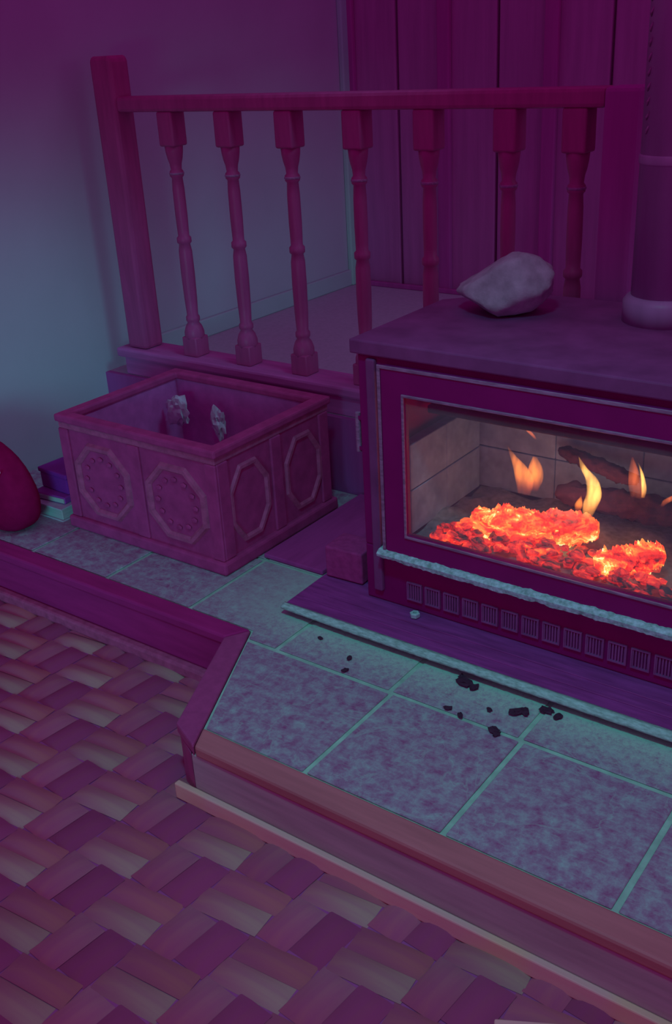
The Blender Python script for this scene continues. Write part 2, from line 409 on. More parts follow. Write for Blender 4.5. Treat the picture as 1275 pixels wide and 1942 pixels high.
# ------------------------------------------------------------------ hearth
HF = 1.197                                          # front edge of the tiles
base_pts = [(-2.80, 1.545), (-1.466, 1.545), (-1.300, HF), (0.90, HF), (0.90, 2.33), (-2.80, 2.33)]
hearth = struct(obj('hearth', add_prism(bmesh.new(), base_pts, FLOOR_Z-0.02, -0.004), 'grout'))
hearth['label'] = 'raised slate tiled hearth with wooden edging under the stove'
G = 0.006
def clip_poly(poly, a, b):
    """keep the part left of line a->b"""
    out = []
    def side(p): return (b[0]-a[0])*(p[1]-a[1])-(b[1]-a[1])*(p[0]-a[0])
    for i in range(len(poly)):
        p, q = poly[i], poly[(i+1) % len(poly)]; sp, sq_ = side(p), side(q)
        if sp >= 0: out.append(p)
        if sp*sq_ < 0:
            t = sp/(sp-sq_); out.append((p[0]+(q[0]-p[0])*t, p[1]+(q[1]-p[1])*t))
    return out
tiles = []
xs_front = [-1.466, -1.036, -0.727, -0.409, -0.096, 0.217, 0.53, 0.90]
for a, b in zip(xs_front, xs_front[1:]):
    q = [(a+G, HF+0.002), (b-G, HF+0.002), (b-G, 1.508-G), (a+G, 1.508-G)]
    q = clip_poly(q, (-1.296+0.004, HF), (-1.462+0.004, 1.545))if a < -1.3 else q
    if a < -1.3: q = clip_poly([(-1.48, HF+0.002), (b-G, HF+0.002), (b-G, 1.508-G), (-1.48, 1.508-G)], (-1.440, 1.508), (-1.296, HF)) if False else [(-1.294, HF+0.002), (b-G, HF+0.002), (b-G, 1.508-G), (-1.442, 1.508-G)]
    tiles.append(q)
xs_back = [-2.80, -2.60, -2.29, -1.98, -1.672, -1.362, -1.045, -0.735, -0.42, -0.10, 0.22, 0.53, 0.90]
for ya, yb in ((1.522, 1.845), (1.845, 2.14), (2.14, 2.33)):
    for a, b in zip(xs_back, xs_back[1:]):
        y0 = ya
        if ya == 1.522: y0 = 1.547-G if b < -1.4 else 1.508
        q = [(a+G, y0+G), (b-G, y0+G), (b-G, yb-G), (a+G, yb-G)]
        if ya == 1.522 and a < -1.4 and b > -1.46:
            q = [(a+G, 1.547), (-1.462, 1.547), (-1.447, 1.514), (b-G, 1.514), (b-G, yb-G), (a+G, yb-G)]
        tiles.append(q)
for k, q in enumerate(tiles):
    dz = random.uniform(-0.0008, 0.0008)
    bm = add_prism(bmesh.new(), q, -0.004, 0.0+dz); bevel_all(bm, 0.0015, 1)
    obj('tile', bm, 'tile', hearth)
# wooden edging
def board(name, pts, z0, z1, mat, bev=0.004):
    return obj(name, bevel_all(add_prism(bmesh.new(), pts, z0, z1), bev), mat, hearth)
RW = 0.058
board('edge_board', [(-1.300, HF-0.001), (-1.272, HF-RW), (0.90, HF-RW), (0.90, HF-0.001)], -0.025, 0.002, 'hearth_wood_light', 0.006)
board('edge_board', [(-2.80, 1.544), (-2.80, 1.544-RW), (-1.500, 1.544-RW), (-1.467, 1.544)], -0.025, 0.002, 'dark_red_wood', 0.006)
board('edge_board', [(-1.468, 1.543), (-1.502, 1.485), (-1.360, HF-0.02), (-1.275, HF-RW), (-1.302, HF-0.001)], -0.025, 0.001, 'rail_wood', 0.005)
board('fascia_board', [(-1.305, HF-0.005), (-1.287, 1.1425), (0.90, 1.1425), (0.90, HF-0.005)], FLOOR_Z-0.01, -0.026, 'hearth_wood', 0.002)
board('fascia_board', [(-2.80, 1.54), (-2.80, 1.49), (-1.497, 1.49), (-1.47, 1.54)], FLOOR_Z-0.01, -0.026, 'dark_red_wood', 0.002)
board('fascia_board', [(-1.475, 1.535), (-1.497, 1.487), (-1.352, HF-0.02), (-1.289, 1.1435), (-1.31, HF-0.005)], FLOOR_Z-0.01, -0.026, 'rail_wood', 0.002)
board('moulding', [(-1.335, 1.1415), (-1.335, 1.127), (0.90, 1.127), (0.90, 1.1415)], FLOOR_Z-0.01, FLOOR_Z+0.029, 'moulding', 0.003)
board('moulding', [(-2.80, 1.489), (-2.80, 1.462), (-1.515, 1.462), (-1.502, 1.489)], FLOOR_Z-0.01, FLOOR_Z+0.024, 'box_carve', 0.007)

# ------------------------------------------------------------------ railing
YR = 2.40
rl = thing('railing', 'dark red wooden railing with turned balusters behind the box and stove', 'railing', (0, YR, 0.24))
def rpart(name, bm, mat='rail_wood', smooth=False):
    o = obj(name, bm, mat, rl, smooth); o.matrix_parent_inverse = Matrix.Identity(4); o.location = (0, -YR, -0.24); return o
bm = add_box(bmesh.new(), -2.73, -0.90, YR-0.065, YR+0.065, 0.305, 0.338, 0.008)
add_box(bm, -2.71, -0.90, YR-0.047, YR+0.05, 0.2405, 0.306, 0.004)
rpart('bottom_rail', bm, 'plate_wood')
bm = add_box(bmesh.new(), -2.60, -0.985, YR-0.035, YR+0.035, 1.105, 1.150, 0.010)
rpart('top_rail', bm)
bm = add_box(bmesh.new(), -2.690, -2.598, YR-0.042, YR+0.042, 0.338, 1.262, 0.012)
# softly domed head
for v in bm.verts:
    if v.co.z > 1.24: v.co.z += 0.016*(1-min(1, ((v.co.x+2.644)/0.045)**2))
rpart('newel_post', bm)
rpart('corner_post', bx(-0.985, -0.90, YR-0.045, YR+0.045, 0.338, 1.15, bev=0.01), 'dark_batten')
b0, b1 = 0.338, 1.106
H = b1-b0
prof = [(0.0, 0.031), (0.075, 0.031), (0.085, 0.033), (0.105, 0.033), (0.13, 0.027), (0.145, 0.019), (0.155, 0.023), (0.17, 0.023),
        (0.178, 0.0185), (0.25, 0.021), (0.36, 0.0225), (0.45, 0.0215), (0.478, 0.018), (0.486, 0.0235), (0.505, 0.0235), (0.513, 0.018),
        (0.54, 0.0185), (0.60, 0.0195), (0.70, 0.019), (0.745, 0.017), (0.752, 0.022), (0.770, 0.022), (0.778, 0.017), (0.80, 0.019), (0.82, 0.0235), (0.845, 0.027)]
def baluster_bm():
    bm = bmesh.new()
    add_lathe(bm, [(r, f*H) for f, r in prof if f >= 0.075]+[(0.029, 0.875*H)], n=16)
    add_box(bm, -0.031, 0.031, -0.031, 0.031, 0, 0.085*H, 0.004)
    add_box(bm, -0.0315, 0.0315, -0.0315, 0.0315, 0.868*H, H, 0.006)
    # shoulders of the square block
    return bm
bal = None
for i, x in enumerate((-2.400, -2.166, -1.936, -1.700, -1.474, -1.242, -1.06)):
    if bal is None:
        bal = rpart('baluster', baluster_bm(), smooth=False)
        ring = obj('ring', add_lathe(bmesh.new(), [(0.0215, -0.004), (0.0237, -0.002), (0.0237, 0.002), (0.0215, 0.004)], n=16), 'steel_edge', bal)  # pale metal tone stands in for the glint on the turned ring
        ring.location = (0, 0, 0.762*H)
        bal.location = (x, 0, b0-0.24)
        for p in bal.data.polygons: p.use_smooth = p.area < 0.0006
    else:
        c = bal.copy(); link(c); c.parent = rl; c.location = (x, 0, b0-0.24)
        r2 = ring.copy(); link(r2); r2.parent = c

# ------------------------------------------------------------------ stove
SX0, SX1, SF = -1.290, -0.230, 1.786
st = thing('wood_stove', 'black wood burning stove with wide glass door on the tiled hearth', 'stove', (-0.76, 2.05, 0.03))
def spart(name, bm, mat, smooth=False, parent=None):
    o = obj(name, bm, mat, parent or st, smooth)
    if parent is None: o.location = (0.76, -2.05, -0.03)
    return o
# body: shell with an open firebox
bm = bmesh.new()
add_box(bm, SX0, SX1, SF, 2.30, 0.03, 0.175, 0.004)             # plinth
add_box(bm, SX0, SX1, SF+0.30+0.15, 2.30, 0.175, 0.645)          # back
add_box(bm, SX0, -1.225, SF, 2.24, 0.175, 0.645, 0.004)          # left cheek
add_box(bm, -0.295, SX1, SF, 2.24, 0.175, 0.645, 0.004)          # right cheek
add_box(bm, -1.226, -0.294, SF, 2.24, 0.60, 0.645)               # head
spart('body', bm, 'stove')
pts = [(-1.302, 1.772), (-0.218, 1.772), (-0.218, 2.17), (-0.36, 2.318), (-1.16, 2.318), (-1.302, 2.17)]
spart('top_plate', bevel_all(add_prism(bmesh.new(), pts, 0.648, 0.681), 0.004), 'stove_top')
# firebox lining
for x0 in (-1.20, -0.98, -0.76, -0.54):
    for z0, z1 in ((0.205, 0.315), (0.318, 0.43)):
        spart('firebrick', bevel_all(bx(x0+0.001, x0+0.219, 2.165, 2.20, z0, z1), 0.0015, 1), 'firebrick')
for sx, s in ((-1.215, 1), (-0.305, -1)):
    for k in range(2):
        for z0, z1 in ((0.205, 0.315), (0.318, 0.43)):
            a, b = sorted((sx, sx+s*0.03))
            spart('firebrick', bevel_all(bx(a, b, 1.83+k*0.165, 1.993+k*0.165, z0, z1), 0.0015, 1), 'firebrick')
spart('baffle', bevel_all(add_box(bmesh.new(), -1.20, -0.32, 1.93, 2.16, 0.475, 0.495), 0.004), 'char')
bm = bmesh.new()
nx, ny = 46, 20; vv = []
for i in range(nx+1):
    for j in range(ny+1):
        x = -1.185+0.85*i/nx; y = 1.815+0.35*j/ny
        vv.append(bm.verts.new((x, y, 0.205+0.018*noise.noise(Vector((x*14, y*14, 3)))+0.008*noise.noise(Vector((x*50, y*50, 3))))))
for i in range(nx):
    for j in range(ny):
        a = i*(ny+1)+j; bm.faces.new((vv[a], vv[a+ny+1], vv[a+ny+2], vv[a+1]))
o = spart('ash_bed', bm, 'ash', True); o['kind'] = 'stuff'
# door
door = spart('door', bevel_all(add_frame(bmesh.new(), -1.216, -0.304, 0.176, 0.632, 0.060, SF-0.024, SF-0.001), 0.004), 'stove')
edge = obj('door_edge', bevel_all(add_frame(bmesh.new(), -1.222, -0.298, 0.170, 0.636, 0.008, SF-0.027, SF-0.0235), 0.001, 1), 'steel_edge', door)  # raised lip paler than the door, bevel highlight put into its colour
gt = obj('glass_trim', bevel_all(add_frame(bmesh.new(), -1.160, -0.360, 0.231, 0.577, 0.006, SF-0.028, SF-0.0235), 0.001, 1), 'steel_edge', door)
gl = obj('glass_pane', bx(-1.155, -0.365, SF-0.016, SF-0.012, 0.236, 0.572), 'glass', door)
# paler strip beside the door, stands in for a bevel catching light
spart('corner_strip', bx(-1.262, -1.238, SF-0.012, SF+0.002, 0.06, 0.64, bev=0.004), 'stove_top')
# ash-dusted ledge under the door, ragged
bm = bmesh.new(); N = 150; rows = []
for i in range(N+1):
    x = -1.232+i*(0.96/N)
    j1 = 0.003*noise.noise(Vector((x*35, 0, 0)))+0.0022*noise.noise(Vector((x*110, 4, 0)))
    j2 = 0.0035*noise.noise(Vector((x*30, 9, 0)))+0.003*noise.noise(Vector((x*120, 7, 0)))
    fat = 0.7+0.5*min(1, max(0, (x+1.23)/0.2))
    rows.append([bm.verts.new((x, SF-0.001, 0.188+j1)), bm.verts.new((x, SF-0.030, 0.186+j1)),
                 bm.verts.new((x, SF-0.040, 0.179)), bm.verts.new((x, SF-0.038, 0.179-0.010*fat+j2)), bm.verts.new((x, SF-0.001, 0.166))])
for a, b in zip(rows, rows[1:]):
    for j in range(5): bm.faces.new((a[j], a[(j+1) % 5], b[(j+1) % 5], b[j]))
bm.faces.new(rows[0]); bm.faces.new(list(reversed(rows[-1]))); bmesh.ops.recalc_face_normals(bm, faces=bm.faces)
spart('ledge', bm, 'ledge')
# air vents
x = -1.151; me = None
while x < -0.30:
    bm = bmesh.new()
    add_frame(bm, x-0.0205, x+0.0205, 0.056, 0.104, 0.003, SF-0.006, SF+0.001)
    for k in range(6):
        xx = x-0.0165+0.0066*k
        add_box(bm, xx-0.0018, xx+0.0018, SF-0.004, SF+0.001, 0.058, 0.102)
    spart('vent_grille', bm, 'vent'); x += 0.0502
spart('side_handle', add_tube(bmesh.new(), [(-1.306, 1.80, 0.405), (-1.306, 1.80, 0.50)], 0.0065, 12), 'steel_edge')
for z in (0.41, 0.485): spart('handle_bracket', bx(-1.308, -1.288, 1.795, 1.805, z, z+0.009), 'stove')
# plate under the stove
hp = thing('hearth_plate', 'dark metal plate under the stove with a pale worn front lip', 'plate', (-0.76, 2.0, 0.0))
def hpart(name, bm, mat, smooth=False):
    o = obj(name, bm, mat, hp, smooth); o.location = (0.76, -2.0, 0); return o
hpart('plate', bevel_all(add_prism(bmesh.new(), [(-1.445, 1.650), (-0.075, 1.650), (-0.075, 2.32), (-1.465, 2.32)], 0.012, 0.029), 0.003), 'plate')
hpart('underframe', bx(-1.43, -0.09, 1.668, 2.31, 0.001, 0.012), 'stove_dark')
bm = bmesh.new(); rows = []
N = 160
for i in range(N+1):
    t = i/N; x = -1.448+1.375*t
    w = 0.4+0.6*min(1, t*6)
    jj = 0.0015*noise.noise(Vector((x*90, 2, 0)))
    rows.append([bm.verts.new(p) for p in ((x, 1.655, 0.0295), (x, 1.650-0.006*w, 0.031), (x, 1.640-0.008*w+jj, 0.026), (x, 1.640-0.009*w+jj, 0.020), (x, 1.652, 0.016))])
for a, b in zip(rows, rows[1:]):
    for j in range(5): bm.faces.new((a[j], a[(j+1) % 5], b[(j+1) % 5], b[j]))
bm.faces.new(rows[0]); bm.faces.new(list(reversed(rows[-1]))); bmesh.ops.recalc_face_normals(bm, faces=bm.faces)
hpart('front_lip', bm, 'lip', True)
for k, (ya, yb) in enumerate(((1.69, 1.70), (1.73, 1.735))):
    hpart('rib', bevel_all(bx(-1.42, -0.10, ya, yb, 0.0285, 0.0315), 0.001, 1), 'plate')

# stove pipe
pp = thing('stove_pipe', 'dark round stove pipe rising from the stove top at the right edge', 'stove pipe', (-0.755, 2.20, 0.681))
obj('pipe', add_lathe(bmesh.new(), [(0.072, 0.0), (0.072, 2.3)], n=40), 'pipe', pp, True)
obj('collar', bevel_all(add_lathe(bmesh.new(), [(0.088, 0), (0.088, 0.045), (0.080, 0.055), (0.073, 0.058)], n=40), 0.001, 1), 'pipe', pp, True)
for z in (0.33, 0.75):
    obj('seam_band', add_lathe(bmesh.new(), [(0.0725, z), (0.0745, z+0.004), (0.0745, z+0.016), (0.0725, z+0.02)], n=40), 'pipe', pp, True)
for k in range(11):
    a = math.radians(232-1.2*k)
    bm = add_tube(bmesh.new(), [(0.072*math.cos(a-0.06), 0.072*math.sin(a-0.06), 0.39+k*0.027), (0.075*math.cos(a), 0.075*math.sin(a), 0.396+k*0.027), (0.072*math.cos(a+0.06), 0.072*math.sin(a+0.06), 0.407+k*0.027)], [0.0012, 0.0026, 0.0012], 6)
    obj('louvre', bm, 'steel_edge', pp, True)

# ------------------------------------------------------------------ fire
def log_bm(p0, p1, r, seed, n=18, seg=26, rag=0.0):
    p0, p1 = Vector(p0), Vector(p1); d = p1-p0; t = d.normalized(); s = t.cross(Vector((0, 0, 1))).normalized(); u = s.cross(t)
    bm = bmesh.new(); rings = []
    for i in range(seg+1):
        f = i/seg; taper = (1-abs(2*f-1)**6)*0.55+0.45
        ring = []
        for k in range(n):
            a = 2*PI*k/n; dv = s*math.cos(a)+u*math.sin(a)
            rr = r*taper*(1+0.30*noise.noise(dv*1.6+t*f*9+Vector((seed, 0, 0)))+0.16*noise.noise(dv*4+t*f*30+Vector((seed, 5, 0)))+rag*(noise.noise(dv*3+t*f*16+Vector((seed, 2, 0)))+0.7*noise.noise(dv*9+t*f*60+Vector((seed, 8, 0)))))
            ring.append(bm.verts.new(p0+d*f+dv*rr))
        rings.append(ring)
    for a, b in zip(rings, rings[1:]):
        for i in range(n): bm.faces.new((a[i], a[(i+1) % n], b[(i+1) % n], b[i]))
    bm.faces.new(rings[0]); bm.faces.new(rings[-1]); bmesh.ops.recalc_face_normals(bm, faces=bm.faces); return bm
tag(obj('burning_log', log_bm((-1.055, 1.885, 0.248), (-0.775, 1.955, 0.262), 0.036, 1, 40, 90, 0.42), 'ember_hot', None, True),
    'long glowing log, the brightest one, lying across the coals in the stove', 'log')
tag(obj('burning_log', log_bm((-0.735, 1.845, 0.235), (-0.615, 1.925, 0.262), 0.029, 4, 32, 60, 0.5), 'ember_hot', None, True),
    'short glowing log at the right end of the coals', 'log')
tag(obj('charred_log', log_bm((-0.92, 2.05, 0.290), (-0.50, 2.10, 0.272), 0.030, 8, 24, 50, 0.3), 'char', None, True),
    'dark charred log lying behind the glowing coals in the stove', 'log')
tag(obj('charred_log', log_bm((-0.95, 2.125, 0.362), (-0.73, 2.05, 0.354), 0.017, 12, 20, 40, 0.3), 'char', None, True),
    'thin charred stick resting high on the logs behind the flames', 'log')
bm = bmesh.new(); rnd = random.Random(3)
for k in range(230):
    if k < 60: cx, cy, sx, sy = -1.055, 1.86, 0.035, 0.03
    elif k < 170: cx, cy, sx, sy = -0.90, 1.875, 0.10, 0.035
    else: cx, cy, sx, sy = -0.68, 1.87, 0.05, 0.035
    x = rnd.gauss(cx, sx); y = max(1.825, min(2.1, rnd.gauss(cy, sy)))
    r = rnd.uniform(0.006, 0.017)
    h = math.exp(-((x-cx)**2)/(2*(sx*1.3)**2)-((y-cy)**2)/(2*(sy*1.3)**2))
    lump(r, k, 0.5, 1.6, (1.2, 1, 0.8), 1, bm, (x, y, 0.208+rnd.uniform(0, 0.045)*h))
tag(obj('ember_bed', bm, 'ember_bed'), 'bed of red glowing coals on the stove floor under the logs', 'embers', kind='stuff')
FL = {'flame_orange': ((0.55, 0.05, 0.02), (1.0, 0.24, 0.035), 2.4), 'flame_yellow': ((1.0, 0.30, 0.06), (1.0, 0.46, 0.10), 4.5), 'flame_faint': ((0.8, 0.14, 0.06), (1.0, 0.18, 0.05), 1.3)}
def flame(path, rads, flat, mat, label):
    """closed tongue of fire swept along a path, flattened front to back"""
    bm = bmesh.new(); n = 12; rings = []
    P = [Vector(p) for p in path]; K = 16
    def interp(a, t):
        f = t*(len(a)-1); i = min(int(f), len(a)-2); g = f-i
        p0 = a[max(i-1, 0)]; p1 = a[i]; p2 = a[i+1]; p3 = a[min(i+2, len(a)-1)]
        return 0.5*((2*p1)+(p2-p0)*g+(2*p0-5*p1+4*p2-p3)*g*g+(3*p1-p0-3*p2+p3)*g**3)
    for k in range(K+1):
        c = interp(P, k/K); r = max(0.0006, interp(rads, k/K))
        rings.append([bm.verts.new(c+Vector((r*math.cos(2*PI*i/n), r*flat*math.sin(2*PI*i/n), 0))) for i in range(n)])
    for a, b in zip(rings, rings[1:]):
        for i in range(n): bm.faces.new((a[i], a[(i+1) % n], b[(i+1) % n], b[i]))
    bm.faces.new(list(reversed(rings[0]))); bm.faces.new(rings[-1])
    base, tip, st_ = FL[mat]
    m = flame_mat(mat, path[0][2], path[-1][2], base, tip, st_, max(rads)*flat*2)
    return tag(obj('flame', bm, m, None, True), label, 'flame')
flame([(-0.980, 2.0, 0.288), (-0.980, 2.0, 0.325), (-0.992, 2.0, 0.355), (-1.010, 2.0, 0.378), (-1.026, 2.0, 0.402)], [0.016, 0.024, 0.019, 0.009, 0.0], 0.5, 'flame_orange', 'leftmost tall orange flame with its pointed tip bent to the left')
flame([(-0.962, 2.005, 0.30), (-0.956, 2.005, 0.33), (-0.955, 2.005, 0.358), (-0.958, 2.005, 0.385)], [0.014, 0.020, 0.018, 0.005], 0.5, 'flame_orange', 'blunt orange flame touching the right side of the leftmost tall flame')
flame([(-0.806, 1.96, 0.283), (-0.800, 1.96, 0.315), (-0.792, 1.96, 0.345), (-0.799, 1.96, 0.378), (-0.818, 1.96, 0.400), (-0.832, 1.96, 0.426)], [0.010, 0.017, 0.0175, 0.015, 0.009, 0.0], 0.6, 'flame_yellow', 'bright yellow flame in the middle above the end of the long glowing log')
flame([(-0.824, 1.95, 0.300), (-0.822, 1.95, 0.318), (-0.817, 1.95, 0.340)], [0.006, 0.009, 0.0], 0.6, 'flame_orange', 'tiny orange flame at the left foot of the bright yellow one')
flame([(-0.722, 2.03, 0.325), (-0.726, 2.03, 0.352), (-0.732, 2.03, 0.385), (-0.738, 2.03, 0.418)], [0.014, 0.0165, 0.012, 0.002], 0.5, 'flame_faint', 'faint orange flame above the dark log on the right')
flame([(-0.706, 2.025, 0.330), (-0.705, 2.025, 0.352), (-0.712, 2.025, 0.385), (-0.722, 2.025, 0.410)], [0.004, 0.006, 0.004, 0.0], 0.6, 'flame_yellow', 'thin bright sliver of flame along the right side of the faint flame')
flame([(-0.655, 2.0, 0.330), (-0.645, 2.0, 0.345), (-0.628, 2.0, 0.358), (-0.612, 2.0, 0.374)], [0.003, 0.008, 0.010, 0.002], 0.6, 'flame_faint', 'small orange flame at the right edge of the photo')
flame([(-0.955, 2.0, 0.430), (-0.962, 2.0, 0.438), (-0.972, 2.0, 0.446), (-0.980, 2.0, 0.452)], [0.003, 0.005, 0.006, 0.002], 0.6, 'flame_faint', 'small wisp of flame hanging high near the top of the firebox')
fl = bpy.data.lights.new('fire_light', 'POINT'); fl.energy = 0.55; fl.color = (1.0, 0.42, 0.30); fl.shadow_soft_size = 0.05
flo = link(bpy.data.objects.new('fire_light', fl)); flo.location = (-0.85, 1.95, 0.36)

# ------------------------------------------------------------------ rock on the stove
bm = lump(1, 5, 0.16, 1.3, (1, 1, 1), 4)
for v in bm.verts:                                   # facet it with a few flat cuts
    for nrm, d in (((-0.55, -0.3, 0.78), 0.76), ((0.75, -0.35, 0.45), 0.80), ((0.1, -0.95, 0.25), 0.78), ((-0.5, -0.5, -0.7), 0.80),
                   ((0.6, -0.5, -0.6), 0.84), ((0, 0, -1), 0.72), ((0.2, 0.3, 0.95), 0.90), ((-0.9, 0.1, -0.4), 0.93)):
        nv = Vector(nrm).normalized(); e = v.co.dot(nv)-d
        if e > 0: v.co -= nv*e*0.88
    v.co += v.normal*(0.035*noise.noise(v.co*4)+0.018*noise.noise(v.co*11))
    x, y, z = v.co
    wl_ = 1.0 if x > -0.1 else 1.0-0.30*min(1, (-x-0.1))      # narrower at its left point
    v.co = Vector(((x+0.16*max(0, z))*0.112, y*0.088, (z*wl_+0.14*x)*0.082))
mz = min(v.co.z for v in bm.verts)
for v in bm.verts: v.co.z -= mz
o = obj('quartz_rock', bm, 'rock', None, True); o.location = (-1.092, 2.115, 0.6815)
tag(o, 'rough pale grey rock resting on the stove top', 'rock')

# ------------------------------------------------------------------ carved box
BX0, BX1, BY0, BY1, BH = -2.318, -1.700, 1.717, 2.215, 0.355
cb = thing('carved_box', 'open dark wooden box with carved octagonal frames left of the stove', 'box', ((BX0+BX1)/2, (BY0+BY1)/2, 0.0))
def cpart(name, bm, mat, parent=None):
    o = obj(name, bm, mat, parent or cb)
    if parent is None: o.location = (-(BX0+BX1)/2, -(BY0+BY1)/2, 0)
    return o
T = 0.022
fp = cpart('front_panel', bx(BX0+0.014, BX1-0.014, BY0+0.012, BY0+0.012+T, 0.03, 0.335), 'box')
bp = cpart('back_panel', bx(BX0+0.014, BX1-0.014, BY1-0.012-T, BY1-0.012, 0.03, 0.335), 'box_in')
lp = cpart('side_panel', bx(BX0+0.012, BX0+0.012+T, BY0+0.034, BY1-0.034, 0.03, 0.335), 'box_in')
rp = cpart('side_panel', bx(BX1-0.012-T, BX1-0.012, BY0+0.034, BY1-0.034, 0.03, 0.335), 'box')
cpart('bottom', bx(BX0+0.03, BX1-0.03, BY0+0.03, BY1-0.03, 0.02, 0.04), 'box_in')
# rim
bm = bmesh.new()
def ring_xy(bm, x0, x1, y0, y1, w, z0, z1):
    o = [(x0, y0), (x1, y0), (x1, y1), (x0, y1)]; i = [(x0+w, y0+w), (x1-w, y0+w), (x1-w, y1-w), (x0+w, y1-w)]
    V = {(k, j, l): bm.verts.new((p[0], p[1], z)) for k, r in enumerate((o, i)) for j, p in enumerate(r) for l, z in enumerate((z0, z1))}
    for j in range(4):
        q = (j+1) % 4
        for f in (((0, j, 0), (0, q, 0), (0, q, 1), (0, j, 1)), ((1, j, 0), (1, j, 1), (1, q, 1), (1, q, 0)), ((0, j, 1), (0, q, 1), (1, q, 1), (1, j, 1)), ((0, j, 0), (1, j, 0), (1, q, 0), (0, q, 0))):
            bm.faces.new([V[c] for c in f])
    bmesh.ops.recalc_face_normals(bm, faces=bm.faces); return bm
cpart('rim', bevel_all(ring_xy(bmesh.new(), BX0, BX1, BY0, BY1, 0.040, 0.332, BH), 0.006), 'box')
cpart('rim_bead', bevel_all(ring_xy(bmesh.new(), BX0+0.008, BX1-0.008, BY0+0.007, BY1-0.007, 0.006, 0.313, 0.332), 0.002, 1), 'box_carve')
cpart('base_moulding', bevel_all(ring_xy(bmesh.new(), BX0-0.004, BX1+0.004, BY0-0.004, BY1+0.004, 0.030, 0.001, 0.038), 0.007), 'box')
for (x0, x1) in ((BX0, BX0+0.05), (BX1-0.05, BX1), ((BX0+BX1)/2-0.028, (BX0+BX1)/2+0.028)):
    cpart('stile', bevel_all(bx(x0+0.006, x1-0.006, BY0+0.004, BY0+0.014, 0.038, 0.313), 0.003, 1), 'box')
for (y0, y1) in ((BY0+0.012, BY0+0.055), (BY1-0.055, BY1-0.012), ((BY0+BY1)/2-0.022, (BY0+BY1)/2+0.022)):
    cpart('stile', bevel_all(bx(BX1-0.014, BX1-0.005, y0, y1, 0.038, 0.313), 0.003, 1), 'box')
def octagon(cx, cz, rx, rz, w, d):
    """raised octagonal ring in the XZ plane, with a field recessed inside"""
    bm = bmesh.new(); cut = 0.42; pts = []
    def ring(rx, rz): return [(cx-rx, cz-rz*cut), (cx-rx*cut, cz-rz), (cx+rx*cut, cz-rz), (cx+rx, cz-rz*cut), (cx+rx, cz+rz*cut), (cx+rx*cut, cz+rz), (cx-rx*cut, cz+rz), (cx-rx, cz+rz*cut)]
    R_ = [(ring(rx, rz), 0.0), (ring(rx-w*0.25, rz-w*0.25), -d), (ring(rx-w*0.7, rz-w*0.7), -d), (ring(rx-w, rz-w), -d*0.2)]
    vv = [[bm.verts.new((x, y, z)) for x, z in r] for r, y in R_]
    for a, b in zip(vv, vv[1:]):
        for i in range(8): bm.faces.new((a[i], a[(i+1) % 8], b[(i+1) % 8], b[i]))
    for a, b in ((vv[-1], vv[0]),):
        bk = [bm.verts.new((v.co.x, 0.002, v.co.z)) for v in vv[-1]]
        for i in range(8):
            bm.faces.new((vv[-1][i], vv[-1][(i+1) % 8], bk[(i+1) % 8], bk[i])); bm.faces.new((bk[i], bk[(i+1) % 8], vv[0][(i+1) % 8], vv[0][i]))
    # leaf-like beads around the frame
    bmesh.ops.recalc_face_normals(bm, faces=bm.faces)
    return bm
def petal_ring(cx, cz, rx, rz, n=12):
    bm = bmesh.new()
    for k in range(n):
        a = 2*PI*k/n
        lump(0.009, k, 0.1, 1, (1.3, 0.5, 0.9), 1, bm, (cx+rx*math.cos(a), -0.004, cz+rz*math.sin(a)))
    return bm
zc = 0.172
for cx in (BX0+0.165, BX1-0.165):
    f = obj('octagonal_frame', octagon(cx, zc, 0.112, 0.112, 0.022, 0.010), 'box_carve', fp); f.location = (0, BY0+0.012, 0)
    g = obj('carved_bead', petal_ring(cx, zc, 0.070, 0.070), 'box', fp); g.location = (0, BY0+0.012, 0)
for k in (0, 1):
    cy = (BY0+BY1)/2+(-0.117 if k == 0 else 0.117)
    bm = octagon(0, zc, 0.082, 0.112, 0.018, 0.008)
    bmesh.ops.transform(bm, matrix=Matrix.Translation((BX1-0.0125, cy, 0)) @ Matrix.Rotation(PI/2, 4, 'Z'), verts=bm.verts)
    obj('octagonal_frame', bm, 'box_carve', rp)
# kindling inside
spots = [((-2.20, 1.80, 0.075), (-1.86, 1.84, 0.085), 0.030, 'dark split log lying along the inner front of the carved box'),
         ((-2.22, 1.90, 0.085), (-1.80, 1.93, 0.080), 0.034, 'dark split log in the middle of the carved box'),
         ((-2.20, 2.02, 0.082), (-1.84, 2.02, 0.085), 0.036, 'thick dark split log nearest the back of the carved box'),
         ((-2.15, 1.83, 0.150), (-1.92, 2.05, 0.158), 0.028, 'dark split log lying slanted across the others in the carved box')]
for k, (a, b, r, lab) in enumerate(spots):
    tag(obj('firewood_log', log_bm(a, b, r, 20+k, 10, 12), 'kindling'), lab, 'firewood')
def crumple(at, s, sc, seed, lab):
    bm = lump(s, seed, 0.7, 1.7, sc, 3)
    for v in bm.verts: v.co += v.normal*0.006*noise.noise(v.co*70)
    o = obj('paper_scrap', bm, 'paper'); o.location = at; tag(o, lab, 'paper')
crumple((-2.215, 2.10, 0.262), 0.036, (1.2, 0.45, 1.3), 3, 'pale crumpled paper standing at the back left inside the carved box')
crumple((-2.070, 2.13, 0.235), 0.030, (0.8, 0.5, 1.5), 6, 'small pale oval paper scrap in the carved box, right of the larger scrap')

